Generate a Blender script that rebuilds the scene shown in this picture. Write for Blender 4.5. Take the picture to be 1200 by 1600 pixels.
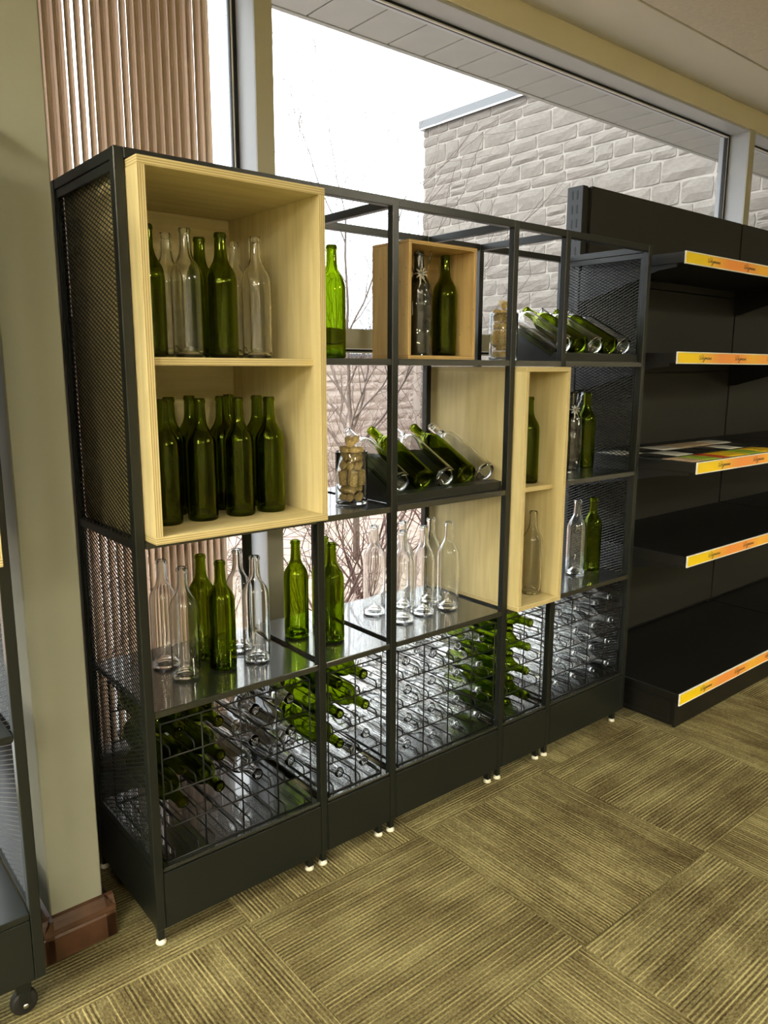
import bpy, bmesh, math, random
from mathutils import Vector, Matrix, noise
R = math.radians
sc = bpy.context.scene
for _o in list(bpy.data.objects):
    bpy.data.objects.remove(_o)
COL = sc.collection

# ------------------------------------------------------------------ camera
CAM = Vector((-0.6517, -1.6662, 1.4358))
YAW, PITCH, ROLL, FPX = 0.69342, 0.18496, 0.003166, 1198.38
_f = Vector((math.sin(YAW) * math.cos(PITCH), math.cos(YAW) * math.cos(PITCH), -math.sin(PITCH)))
_r = Vector((math.cos(YAW), -math.sin(YAW), 0))
_u = _r.cross(_f)
_r2 = math.cos(ROLL) * _r + math.sin(ROLL) * _u
_u2 = -math.sin(ROLL) * _r + math.cos(ROLL) * _u
cd = bpy.data.cameras.new('camera')
cam = bpy.data.objects.new('camera', cd)
COL.objects.link(cam)
cam.matrix_world = Matrix(((_r2.x, _u2.x, -_f.x, CAM.x), (_r2.y, _u2.y, -_f.y, CAM.y),
                           (_r2.z, _u2.z, -_f.z, CAM.z), (0, 0, 0, 1)))
cd.sensor_fit = 'VERTICAL'
cd.sensor_height = 24.0
cd.lens = FPX / 1600 * 24.0
cd.clip_start = 0.02
cd.clip_end = 200
sc.camera = cam

# ------------------------------------------------------------------ view, sampling
vs = sc.view_settings
vs.view_transform = 'Standard'
vs.look = 'None'
vs.gamma = 1.0
vs.use_curve_mapping = False
vs.exposure = 0.0
cy = sc.cycles
cy.max_bounces = 44
cy.transmission_bounces = 44
cy.transparent_max_bounces = 24
cy.diffuse_bounces = 4
cy.glossy_bounces = 8
cy.caustics_reflective = False
cy.caustics_refractive = True
cy.sample_clamp_indirect = 25.0
cy.blur_glossy = 0.5
cy.use_denoising = True

# ------------------------------------------------------------------ world: overcast sky, brighter overhead
SKY = 3.0
LAMP = 108.0
world = bpy.data.worlds.new('overcast_sky')
sc.world = world
world.use_nodes = True
nt = world.node_tree
nt.nodes.clear()
def wn(t, **k):
    n = nt.nodes.new(t)
    for a, b in k.items():
        setattr(n, a, b)
    return n
wo = wn('ShaderNodeOutputWorld')
bg = wn('ShaderNodeBackground')
tc = wn('ShaderNodeTexCoord')
sx = wn('ShaderNodeSeparateXYZ')
nt.links.new(tc.outputs['Generated'], sx.inputs[0])
cr = wn('ShaderNodeValToRGB')
cr.color_ramp.elements[0].position = 0.0
cr.color_ramp.elements[0].color = (0.80, 0.86, 0.96, 1)
cr.color_ramp.elements[1].position = 1.0
cr.color_ramp.elements[1].color = (1.0, 1.0, 1.0, 1)
e = cr.color_ramp.elements.new(0.28)
e.color = (0.94, 0.97, 1.0, 1)
nt.links.new(sx.outputs['Z'], cr.inputs[0])
mx = wn('ShaderNodeMath', operation='MAXIMUM')
mx.inputs[1].default_value = 0.0
nt.links.new(sx.outputs['Z'], mx.inputs[0])
ma = wn('ShaderNodeMath', operation='MULTIPLY_ADD')     # CIE overcast: 1 + 2 sin(elevation)
ma.inputs[1].default_value = 2.0
ma.inputs[2].default_value = 1.0
nt.links.new(mx.outputs[0], ma.inputs[0])
nz = wn('ShaderNodeTexNoise')
nz.inputs['Scale'].default_value = 3.0
nz.inputs['Detail'].default_value = 3.0
nt.links.new(tc.outputs['Generated'], nz.inputs['Vector'])
nm = wn('ShaderNodeMapRange')
nm.inputs[1].default_value = 0.3
nm.inputs[2].default_value = 0.7
nm.inputs[3].default_value = 0.90 * SKY
nm.inputs[4].default_value = 1.12 * SKY
nt.links.new(nz.outputs[0], nm.inputs[0])
mm = wn('ShaderNodeMath', operation='MULTIPLY')
nt.links.new(ma.outputs[0], mm.inputs[0])
nt.links.new(nm.outputs[0], mm.inputs[1])
nt.links.new(cr.outputs[0], bg.inputs['Color'])
nt.links.new(mm.outputs[0], bg.inputs['Strength'])
nt.links.new(bg.outputs[0], wo.inputs[0])

# ------------------------------------------------------------------ helpers
WPOS = {}
def wpos(o):
    return WPOS.get(o.name, Vector((0, 0, 0))) if o else Vector((0, 0, 0))
def link(o, parent=None, world=None):
    COL.objects.link(o)
    w = Vector(world) if world is not None else Vector((0, 0, 0))
    WPOS[o.name] = w
    if parent is not None:
        o.parent = parent
        o.location = w - wpos(parent)
    else:
        o.location = w
    return o
def tag(o, label=None, cat=None, group=None, kind=None):
    if label: o['label'] = label
    if cat: o['category'] = cat
    if group: o['group'] = group
    if kind: o['kind'] = kind
    return o
def thing(name, loc=(0, 0, 0), label=None, cat=None, group=None, kind=None, parent=None):
    o = bpy.data.objects.new(name, None)
    o.empty_display_size = 0.05
    link(o, parent, loc)
    return tag(o, label, cat, group, kind)
def mk(name, mesh, parent=None, world=(0, 0, 0), rot=None, scale=None):
    o = bpy.data.objects.new(name, mesh)
    link(o, parent, world)
    if rot is not None: o.rotation_euler = rot
    if scale is not None: o.scale = scale
    return o
def pymesh(name, v, f, mat=None, smooth=False):
    me = bpy.data.meshes.new(name)
    me.from_pydata([tuple(p) for p in v], [], f)
    if mat: me.materials.append(mat)
    if smooth:
        me.polygons.foreach_set('use_smooth', [True] * len(me.polygons))
    me.update()
    return me
_bc = {}
def boxmesh(lx, ly, lz, mat, bevel=0.0, seg=1):
    k = (round(lx, 5), round(ly, 5), round(lz, 5), mat.name, bevel, seg)
    if k in _bc: return _bc[k]
    bm = bmesh.new()
    bmesh.ops.create_cube(bm, size=1.0)
    bmesh.ops.scale(bm, vec=(lx, ly, lz), verts=bm.verts)
    if bevel > 0:
        bmesh.ops.bevel(bm, geom=list(bm.edges), offset=min(bevel, lx * .4, ly * .4, lz * .4), segments=seg, affect='EDGES')
    me = bpy.data.meshes.new('box')
    bm.to_mesh(me)
    bm.free()
    me.materials.append(mat)
    _bc[k] = me
    return me
def box(name, parent, mat, x0, x1, y0, y1, z0, z1, bevel=0.0015, seg=1):
    me = boxmesh(abs(x1 - x0), abs(y1 - y0), abs(z1 - z0), mat, bevel, seg)
    return mk(name, me, parent, ((x0 + x1) / 2, (y0 + y1) / 2, (z0 + z1) / 2))
def lathe(name, prof, mat, seg=40, smooth=True):
    v, f, rings = [], [], []
    for (r, z) in prof:
        if r < 1e-6:
            rings.append([len(v)])
            v.append((0, 0, z))
        else:
            rings.append(list(range(len(v), len(v) + seg)))
            for i in range(seg):
                a = 2 * math.pi * i / seg
                v.append((r * math.cos(a), r * math.sin(a), z))
    for a, b in zip(rings[:-1], rings[1:]):
        if len(a) == 1 and len(b) == 1: continue
        for i in range(seg):
            j = (i + 1) % seg
            if len(a) == 1: f.append((a[0], b[j], b[i]))
            elif len(b) == 1: f.append((a[i], a[j], b[0]))
            else: f.append((a[i], a[j], b[j], b[i]))
    return pymesh(name, v, f, mat, smooth)
def prism(name, parent, mat, poly, axis, a0, a1, world_parent=True):
    """extrude a polygon; axis 'x': poly of (y,z) from x=a0..a1, axis 'y': poly of (x,z), axis 'z': poly of (x,y)"""
    n = len(poly)
    v = []
    for a in (a0, a1):
        for (p, q) in poly:
            v.append({'x': (a, p, q), 'y': (p, a, q), 'z': (p, q, a)}[axis])
    c = Vector((0, 0, 0))
    for p in v: c += Vector(p)
    c /= len(v)
    v = [tuple(Vector(p) - c) for p in v]
    f = [tuple(range(n)), tuple(range(2 * n - 1, n - 1, -1))]
    for i in range(n):
        j = (i + 1) % n
        f.append((i, i + n, j + n, j))
    me = pymesh(name, v, f, mat)
    bm = bmesh.new(); bm.from_mesh(me); bmesh.ops.recalc_face_normals(bm, faces=bm.faces); bm.to_mesh(me); bm.free()
    return mk(name, me, parent, c)
def tube_data(pts, rad, sides=6, cap=True):
    """verts, faces of a tube through pts (Vectors); rad = number or list"""
    v, f = [], []
    n = len(pts)
    rs = rad if isinstance(rad, (list, tuple)) else [rad] * n
    prev = None
    for i, p in enumerate(pts):
        d = (pts[min(i + 1, n - 1)] - pts[max(i - 1, 0)])
        if d.length < 1e-9: d = Vector((0, 0, 1))
        d.normalize()
        if prev is None:
            h = Vector((0, 0, 1)) if abs(d.z) < .9 else Vector((1, 0, 0))
            a = d.cross(h).normalized()
        else:
            a = (prev - d * prev.dot(d))
            if a.length < 1e-6: a = d.orthogonal()
            a.normalize()
        prev = a
        b = d.cross(a)
        for s in range(sides):
            t = 2 * math.pi * s / sides
            v.append(p + (a * math.cos(t) + b * math.sin(t)) * rs[i])
    for i in range(n - 1):
        for s in range(sides):
            t = (s + 1) % sides
            f.append((i * sides + s, i * sides + t, (i + 1) * sides + t, (i + 1) * sides + s))
    if cap:
        f.append(tuple(range(sides - 1, -1, -1)))
        f.append(tuple(range((n - 1) * sides, n * sides)))
    return v, f
def tube(name, parent, mat, pts, rad, sides=6, smooth=True):
    pts = [Vector(p) for p in pts]
    c = pts[0].copy()
    v, f = tube_data([p - c for p in pts], rad, sides)
    return mk(name, pymesh(name, v, f, mat, smooth), parent, c)

# ------------------------------------------------------------------ materials
MATS = {}
def newmat(name):
    m = bpy.data.materials.new(name)
    m.use_nodes = True
    m.node_tree.nodes.clear()
    MATS[name] = m
    return m, m.node_tree
def N(t, typ, **k):
    n = t.nodes.new(typ)
    for a, b in k.items():
        if a.startswith('i_'):
            key = a[2:]
            key = int(key) if key.isdigit() else key.replace('_', ' ')
            n.inputs[key].default_value = b
        else: setattr(n, a, b)
    return n
def principled(name, col, rough=.5, metal=0.0, spec=.5, noise_scale=0, noise_amt=0.0, bump=0.0, bump_scale=200, coat=0.0):
    m, t = newmat(name)
    o = N(t, 'ShaderNodeOutputMaterial')
    p = N(t, 'ShaderNodeBsdfPrincipled')
    p.inputs['Base Color'].default_value = (*col, 1)
    p.inputs['Roughness'].default_value = rough
    p.inputs['Metallic'].default_value = metal
    p.inputs['Specular IOR Level'].default_value = spec
    p.inputs['Coat Weight'].default_value = coat
    t.links.new(p.outputs[0], o.inputs[0])
    tcn = None
    if noise_amt or bump:
        tcn = N(t, 'ShaderNodeTexCoord')
    if noise_amt:
        nn = N(t, 'ShaderNodeTexNoise', i_Scale=noise_scale, i_Detail=4.0)
        t.links.new(tcn.outputs['Object'], nn.inputs['Vector'])
        r = N(t, 'ShaderNodeValToRGB')
        r.color_ramp.elements[0].position = .3
        r.color_ramp.elements[1].position = .7
        r.color_ramp.elements[0].color = (*[c * (1 - noise_amt) for c in col], 1)
        r.color_ramp.elements[1].color = (*[min(1, c * (1 + noise_amt)) for c in col], 1)
        t.links.new(nn.outputs[0], r.inputs[0])
        t.links.new(r.outputs[0], p.inputs['Base Color'])
    if bump:
        nb = N(t, 'ShaderNodeTexNoise', i_Scale=bump_scale, i_Detail=2.0)
        t.links.new(tcn.outputs['Object'], nb.inputs['Vector'])
        b = N(t, 'ShaderNodeBump', i_Strength=bump, i_Distance=.002)
        t.links.new(nb.outputs[0], b.inputs['Height'])
        t.links.new(b.outputs[0], p.inputs['Normal'])
    return m
M_METAL = principled('charcoal_powder_coat', (.0085, .0105, .0092), .32, spec=.45, bump=.03, bump_scale=900)
M_SHELF = principled('satin_shelf_coat', (.013, .015, .0138), .26, spec=.9, coat=.8)
M_GOND = principled('black_shelf_steel', (.005, .005, .0042), .4, spec=.45, bump=.03, bump_scale=900)
M_GONDP = principled('gondola_back_steel', (.017, .0165, .0135), .5, spec=.3)
M_WIRE = principled('black_wire', (.006, .006, .006), .45, spec=.25)
M_BLACK = principled('black_rubber', (.008, .008, .008), .6)
M_GLIDE = principled('white_foot_plastic', (.75, .73, .62), .35)
M_WALL = principled('olive_beige_paint', (.265, .267, .212), .7, noise_scale=3, noise_amt=.03, bump=.06, bump_scale=400)
M_HEAD = principled('tan_header_paint', (.74, .67, .49), .65, noise_scale=3, noise_amt=.03)
M_PLASTER = principled('ceiling_plaster', (.58, .545, .48), .8, noise_scale=2, noise_amt=.03)
M_ROOM = principled('room_wall_paint', (.32, .30, .24), .8)
M_ALU = principled('window_frame_grey', (.46, .48, .51), .4, spec=.5)
M_MULL = principled('mullion_beige', (.48, .46, .345), .45)
M_BASEB = principled('baseboard_wood', (.068, .031, .016), .38, noise_scale=22, noise_amt=.35, spec=.5)
M_CHROME = principled('steel_bright', (.7, .7, .7), .2, metal=1.0)
M_WHITEP = principled('white_edge_plastic', (.8, .8, .78), .35)
M_CORK = principled('cork', (.60, .455, .20), .85, noise_scale=160, noise_amt=.35, bump=.3, bump_scale=700)
M_INK = principled('black_ink', (.02, .012, .01), .5)
M_STONE = principled('pale_split_stone', (.168, .150, .130), .9, noise_scale=9, noise_amt=.15, bump=.7, bump_scale=35)
M_MORTAR = principled('pale_mortar', (.285, .26, .228), .95, noise_scale=30, noise_amt=.08)
M_COPING = principled('coping_metal', (.125, .132, .14), .4)
M_SOFFIT = principled('soffit_panel_grey', (.40, .405, .395), .6, noise_scale=6, noise_amt=.05)
M_BARK = principled('grey_brown_bark', (.155, .12, .105), .9, noise_scale=30, noise_amt=.3)
M_TWIG = principled('reddish_twig', (.17, .10, .085), .9, noise_scale=20, noise_amt=.3)
M_MULCH = principled('leaf_litter', (.34, .265, .22), .95, noise_scale=14, noise_amt=.4, bump=.8, bump_scale=30)
M_ROOF = principled('roof_edge', (.3, .3, .29), .7)

def glass(name, col, rough=0.0):
    m, t = newmat(name)
    o = N(t, 'ShaderNodeOutputMaterial')
    g = N(t, 'ShaderNodeBsdfGlass', i_IOR=1.5, i_Roughness=rough)
    g.inputs['Color'].default_value = (*col, 1)
    t.links.new(g.outputs[0], o.inputs[0])
    return m
M_CLEAR = glass('clear_bottle_glass', (.995, .998, .996))
M_GREEN = glass('green_bottle_glass', (.585, .658, .18))
M_JAR = glass('jar_glass', (.985, .99, .985))

def thin_glass(name, tint, refl=.03, rough=0.0):
    m, t = newmat(name)
    o = N(t, 'ShaderNodeOutputMaterial')
    tr = N(t, 'ShaderNodeBsdfTransparent')
    tr.inputs[0].default_value = (*tint, 1)
    gl = N(t, 'ShaderNodeBsdfGlossy', i_Roughness=rough)
    lw = N(t, 'ShaderNodeLayerWeight', i_Blend=.5)
    pw = N(t, 'ShaderNodeMath', operation='POWER', i_1=5.0)
    t.links.new(lw.outputs['Facing'], pw.inputs[0])
    fr = N(t, 'ShaderNodeMath', operation='MULTIPLY_ADD', i_1=1 - refl, i_2=refl)      # Schlick
    t.links.new(pw.outputs[0], fr.inputs[0])
    mi = N(t, 'ShaderNodeMixShader')
    t.links.new(fr.outputs[0], mi.inputs[0])
    t.links.new(tr.outputs[0], mi.inputs[1])
    t.links.new(gl.outputs[0], mi.inputs[2])
    t.links.new(mi.outputs[0], o.inputs[0])
    return m
M_PANE = thin_glass('window_glass', (.97, .985, .98), .025)

def cellophane():
    m, t = newmat('crinkled_cellophane')
    o = N(t, 'ShaderNodeOutputMaterial')
    tr = N(t, 'ShaderNodeBsdfTransparent')
    tr.inputs[0].default_value = (.86, .86, .85, 1)
    gl = N(t, 'ShaderNodeBsdfGlossy', i_Roughness=.06)
    lw = N(t, 'ShaderNodeLayerWeight', i_Blend=.5)
    pw = N(t, 'ShaderNodeMath', operation='POWER', i_1=2.0)
    t.links.new(lw.outputs['Facing'], pw.inputs[0])
    fr = N(t, 'ShaderNodeMath', operation='MULTIPLY_ADD', i_1=.6, i_2=.05)
    t.links.new(pw.outputs[0], fr.inputs[0])
    tcn = N(t, 'ShaderNodeTexCoord')
    nn = N(t, 'ShaderNodeTexVoronoi', i_Scale=32.0)
    t.links.new(tcn.outputs['Object'], nn.inputs['Vector'])
    b = N(t, 'ShaderNodeBump', i_Strength=.9, i_Distance=.006)
    t.links.new(nn.outputs[0], b.inputs['Height'])
    t.links.new(b.outputs[0], gl.inputs['Normal'])
    t.links.new(b.outputs[0], lw.inputs['Normal'])
    mi = N(t, 'ShaderNodeMixShader')
    t.links.new(fr.outputs[0], mi.inputs[0])
    t.links.new(tr.outputs[0], mi.inputs[1])
    t.links.new(gl.outputs[0], mi.inputs[2])
    t.links.new(mi.outputs[0], o.inputs[0])
    return m
M_CELLO = cellophane()

def plywood(name, c0, c1, knots=False):
    """local z of a panel is its thickness: faces show grain along local x, edges show the plies"""
    m, t = newmat(name)
    o = N(t, 'ShaderNodeOutputMaterial')
    p = N(t, 'ShaderNodeBsdfPrincipled')
    p.inputs['Roughness'].default_value = .55
    p.inputs['Specular IOR Level'].default_value = .35
    tcn = N(t, 'ShaderNodeTexCoord')
    oi = N(t, 'ShaderNodeObjectInfo')
    mp = N(t, 'ShaderNodeMapping')
    mp.inputs['Scale'].default_value = (2.2, 30, 30)
    t.links.new(tcn.outputs['Object'], mp.inputs['Vector'])
    n1 = N(t, 'ShaderNodeTexNoise', noise_dimensions='4D', i_Scale=1.6, i_Detail=5.0, i_Distortion=.6)
    ml = N(t, 'ShaderNodeMath', operation='MULTIPLY', i_1=37.0)
    t.links.new(oi.outputs['Random'], ml.inputs[0])
    t.links.new(ml.outputs[0], n1.inputs['W'])
    t.links.new(mp.outputs[0], n1.inputs['Vector'])
    r = N(t, 'ShaderNodeValToRGB')
    r.color_ramp.elements[0].position = .3
    r.color_ramp.elements[1].position = .68
    r.color_ramp.elements[0].color = (*c0, 1)
    r.color_ramp.elements[1].color = (*c1, 1)
    t.links.new(n1.outputs[0], r.inputs[0])
    face = r.outputs[0]
    if knots:
        mp2 = N(t, 'ShaderNodeMapping')
        mp2.inputs['Scale'].default_value = (9, 16, 9)
        t.links.new(tcn.outputs['Object'], mp2.inputs['Vector'])
        vo = N(t, 'ShaderNodeTexVoronoi', voronoi_dimensions='4D')
        t.links.new(mp2.outputs[0], vo.inputs['Vector'])
        t.links.new(ml.outputs[0], vo.inputs['W'])
        kr = N(t, 'ShaderNodeMapRange', i_1=.06, i_2=.16, i_3=1.0, i_4=0.0)
        t.links.new(vo.outputs['Distance'], kr.inputs[0])
        km = N(t, 'ShaderNodeMixRGB')
        km.inputs[2].default_value = (.14, .07, .03, 1)
        t.links.new(kr.outputs[0], km.inputs[0])
        t.links.new(face, km.inputs[1])
        face = km.outputs[0]
    sp = N(t, 'ShaderNodeSeparateXYZ')
    t.links.new(tcn.outputs['Object'], sp.inputs[0])
    pl = N(t, 'ShaderNodeMath', operation='MULTIPLY', i_1=2 * math.pi / .0052)
    t.links.new(sp.outputs['Z'], pl.inputs[0])
    sn = N(t, 'ShaderNodeMath', operation='SINE')
    t.links.new(pl.outputs[0], sn.inputs[0])
    er = N(t, 'ShaderNodeValToRGB')
    er.color_ramp.elements[0].position = 0.0
    er.color_ramp.elements[0].color = (c0[0] * .80, c0[1] * .74, c0[2] * .66, 1)
    er.color_ramp.elements[1].position = .55
    er.color_ramp.elements[1].color = (*c1, 1)
    t.links.new(sn.outputs[0], er.inputs[0])
    sn2 = N(t, 'ShaderNodeSeparateXYZ')
    t.links.new(tcn.outputs['Normal'], sn2.inputs[0])
    ab = N(t, 'ShaderNodeMath', operation='ABSOLUTE')
    t.links.new(sn2.outputs['Z'], ab.inputs[0])
    gt = N(t, 'ShaderNodeMath', operation='GREATER_THAN', i_1=.6)
    t.links.new(ab.outputs[0], gt.inputs[0])
    mi = N(t, 'ShaderNodeMixRGB')
    t.links.new(gt.outputs[0], mi.inputs[0])
    t.links.new(er.outputs[0], mi.inputs[1])
    t.links.new(face, mi.inputs[2])
    t.links.new(mi.outputs[0], p.inputs['Base Color'])
    t.links.new(p.outputs[0], o.inputs[0])
    return m
M_PLY = plywood('birch_plywood', (.565, .475, .235), (.70, .605, .335))
M_PINE = plywood('pine_crate_wood', (.42, .28, .11), (.60, .43, .19), knots=True)

def carpet():
    m, t = newmat('striped_carpet_tile')
    o = N(t, 'ShaderNodeOutputMaterial')
    p = N(t, 'ShaderNodeBsdfPrincipled')
    p.inputs['Roughness'].default_value = .95
    p.inputs['Specular IOR Level'].default_value = .1
    tcn = N(t, 'ShaderNodeTexCoord')
    oi = N(t, 'ShaderNodeObjectInfo')
    ml = N(t, 'ShaderNodeMath', operation='MULTIPLY', i_1=53.0)
    t.links.new(oi.outputs['Random'], ml.inputs[0])
    def nz4(scale, vec, detail=2.0):
        mp = N(t, 'ShaderNodeMapping')
        mp.inputs['Scale'].default_value = vec
        t.links.new(tcn.outputs['Object'], mp.inputs['Vector'])
        n = N(t, 'ShaderNodeTexNoise', noise_dimensions='4D', i_Scale=scale, i_Detail=detail)
        t.links.new(mp.outputs[0], n.inputs['Vector'])
        t.links.new(ml.outputs[0], n.inputs['W'])
        return n
    streak = nz4(1.0, (2.6, 85, 1), 3.0)         # long threads along local x
    fine = nz4(1.0, (130, 260, 1), 1.0)          # loop flecks
    blot = nz4(1.0, (4.5, 7.5, 1), 3.0)
    sp = N(t, 'ShaderNodeSeparateXYZ')
    t.links.new(tcn.outputs['Object'], sp.inputs[0])
    w = N(t, 'ShaderNodeMath', operation='MULTIPLY', i_1=2 * math.pi / .0113)
    t.links.new(sp.outputs['Y'], w.inputs[0])
    s = N(t, 'ShaderNodeMath', operation='SINE')
    t.links.new(w.outputs[0], s.inputs[0])
    def mth(op, x, y, z=None):
        n = N(t, 'ShaderNodeMath', operation=op)
        for i_, q in enumerate((x, y, z)):
            if q is None: continue
            if isinstance(q, (int, float)): n.inputs[i_].default_value = q
            else: t.links.new(q, n.inputs[i_])
        return n.outputs[0]
    def ramp(x, lo, hi):
        n = N(t, 'ShaderNodeMapRange', i_1=lo, i_2=hi, i_3=0.0, i_4=1.0)
        t.links.new(x, n.inputs[0])
        return n.outputs[0]
    bright = mth('MULTIPLY', ramp(s.outputs[0], .35, .95), ramp(streak.outputs[0], .40, .62))
    dark = mth('MULTIPLY', ramp(s.outputs[0], -.35, -.95), ramp(nz4(1.0, (6.0, 44, 1), 2.0).outputs[0], .42, .64))
    v0 = mth('MULTIPLY_ADD', fine.outputs[0], .46, .27)
    v1 = mth('MULTIPLY_ADD', blot.outputs[0], .55, v0)
    v1 = mth('ADD', v1, -.275)
    v2 = mth('MULTIPLY_ADD', bright, .30, v1)
    a2 = N(t, 'ShaderNodeMath', operation='MULTIPLY_ADD', i_1=-.24)
    t.links.new(dark, a2.inputs[0])
    t.links.new(v2, a2.inputs[2])
    r = N(t, 'ShaderNodeValToRGB')
    el = r.color_ramp.elements
    el[0].position = .22; el[0].color = (.033, .023, .010, 1)
    el[1].position = .84; el[1].color = (.40, .355, .175, 1)
    e1 = el.new(.40); e1.color = (.085, .066, .029, 1)
    e2 = el.new(.58); e2.color = (.178, .156, .076, 1)
    t.links.new(a2.outputs[0], r.inputs[0])
    t.links.new(r.outputs[0], p.inputs['Base Color'])
    b = N(t, 'ShaderNodeBump', i_Strength=.6, i_Distance=.003)
    t.links.new(a2.outputs[0], b.inputs['Height'])
    t.links.new(b.outputs[0], p.inputs['Normal'])
    t.links.new(p.outputs[0], o.inputs[0])
    return m
M_CARPET = carpet()

def blind_fabric():
    m, t = newmat('blind_vane_fabric')
    o = N(t, 'ShaderNodeOutputMaterial')
    d = N(t, 'ShaderNodeBsdfDiffuse')
    d.inputs[0].default_value = (.74, .64, .50, 1)
    tl = N(t, 'ShaderNodeBsdfTranslucent')
    tl.inputs[0].default_value = (.82, .71, .62, 1)
    mi = N(t, 'ShaderNodeMixShader', i_0=.45)
    t.links.new(d.outputs[0], mi.inputs[1])
    t.links.new(tl.outputs[0], mi.inputs[2])
    t.links.new(mi.outputs[0], o.inputs[0])
    return m
M_BLIND = blind_fabric()

def ceiling_tile_mat():
    m = principled('ceiling_tile_texture', (.54, .495, .42), .9, noise_scale=60, noise_amt=.06, bump=1.0, bump_scale=130)
    return m
M_TILE = ceiling_tile_mat()

def emit(name, col, s):
    m, t = newmat(name)
    o = N(t, 'ShaderNodeOutputMaterial')
    e = N(t, 'ShaderNodeEmission', i_Strength=s)
    e.inputs[0].default_value = (*col, 1)
    t.links.new(e.outputs[0], o.inputs[0])
    return m
M_LAMP = emit('lamp_diffuser', (1.0, .915, .70), LAMP)

def price_print():
    m, t = newmat('price_strip_print')
    o = N(t, 'ShaderNodeOutputMaterial')
    p = N(t, 'ShaderNodeBsdfPrincipled')
    p.inputs['Roughness'].default_value = .3
    tcn = N(t, 'ShaderNodeTexCoord')
    sp = N(t, 'ShaderNodeSeparateXYZ')
    t.links.new(tcn.outputs['Object'], sp.inputs[0])
    ad = N(t, 'ShaderNodeMath', operation='ADD', i_1=.665)
    t.links.new(sp.outputs['X'], ad.inputs[0])
    md = N(t, 'ShaderNodeMath', operation='DIVIDE', i_1=1.33)
    t.links.new(ad.outputs[0], md.inputs[0])
    r = N(t, 'ShaderNodeValToRGB')
    el = r.color_ramp.elements
    el[0].position = 0.0; el[0].color = (.95, .68, .005, 1)
    el[1].position = 1.0; el[1].color = (.95, .68, .01, 1)
    for pos, c in ((.11, (.95, .66, .01)), (.18, (.95, .50, .06)), (.25, (.93, .33, .07)), (.38, (.95, .36, .06)), (.46, (.95, .52, .05)), (.6, (.93, .33, .07)), (.8, (.95, .5, .05))):
        x = el.new(pos); x.color = (*c, 1)
    t.links.new(md.outputs[0], r.inputs[0])
    t.links.new(r.outputs[0], p.inputs['Base Color'])
    t.links.new(p.outputs[0], o.inputs[0])
    return m
M_PRICE = price_print()

# ------------------------------------------------------------------ room shell
ZCEIL, YW = 2.90, 0.62
XL, XR, YF = -7.0, 6.0, -7.6
floor = thing('floor', (0, 0, 0), kind='structure')
box('slab', floor, M_CARPET, XL, XR, YF, .95, -.12, -.0065, 0)
P = .612
for i in range(-3, 6):
    for j in range(-4, 2):
        cx, cyy = .832 + P * (i + .5), -.066 - P * .5 + P * j
        if cyy + P / 2 > .62: continue
        o = mk('carpet_tile', boxmesh(P - .0012, P - .0012, .0065, M_CARPET, .0015), floor, (cx, cyy, -.00325))
        o.rotation_euler = (0, 0, R(90) if (i + j) % 2 == 0 else 0)
ceiling = thing('ceiling', (0, 0, ZCEIL), kind='structure')
box('ceiling_slab', ceiling, M_PLASTER, XL, XR, YF, .80, ZCEIL + .012, ZCEIL + .1, 0)
box('plaster_border', ceiling, M_PLASTER, XL, XR, .312, .62, ZCEIL - .004, ZCEIL + .012, .002)
for i in range(-2, 3):
    for j in range(0, 3):
        x0 = 3.205 + 1.22 * i
        y1 = .309 - .61 * j
        box('ceiling_tile', ceiling, M_TILE, x0 + .002, x0 + 1.216, y1 - .606, y1, ZCEIL, ZCEIL + .012, .003)
for nm_, a in (('wall_front', (XL, XR, YF - .1, YF)), ('wall_left', (XL - .1, XL, YF, .9)), ('wall_right', (XR, XR + .1, YF, .9))):
    w = box(nm_, None, M_ROOM, *a, -.1, ZCEIL + .1, 0)
    tag(w, kind='structure')
wall = thing('wall_back', (0, YW, 0), kind='structure')
box('header', wall, M_HEAD, XL, XR, YW, .80, 2.788, ZCEIL + .02, .003)
box('knee_wall', wall, M_WALL, XL, .749, YW + .015, .80, -.1, .20, .003)
box('knee_wall', wall, M_WALL, .749, XR, YW + .015, .80, -.1, .06, .003)  # made-up lower height, to let more daylight reach the bottle racks
box('far_wall', wall, M_WALL, XL, -2.6, YW, .80, .2, 2.788, .003)
pier = box('wall_pier', None, M_WALL, -.213, -.0855, .137, .80, -.02, 2.95, .003)
tag(pier, kind='structure')
bb = thing('baseboard_left', (-.15, .12, 0), kind='structure')
prof = [(0, 0), (-.022, 0), (-.022, .062), (-.019, .068), (-.024, .074), (-.022, .086), (-.012, .098), (-.008, .108), (0, .112)]
def baseb(x0, x1, yface):
    prism('baseboard_front', bb, M_BASEB, [(yface + a, z) for a, z in prof], 'x', x0, x1)
baseb(-.2375, -.0615, .137)
prism('baseboard_side', bb, M_BASEB, [(-.0855 - a, z) for a, z in prof], 'y', .115, .62)
prism('baseboard_return', bb, M_BASEB, [(-.213 + a, z) for a, z in prof], 'y', .115, .62)

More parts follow.
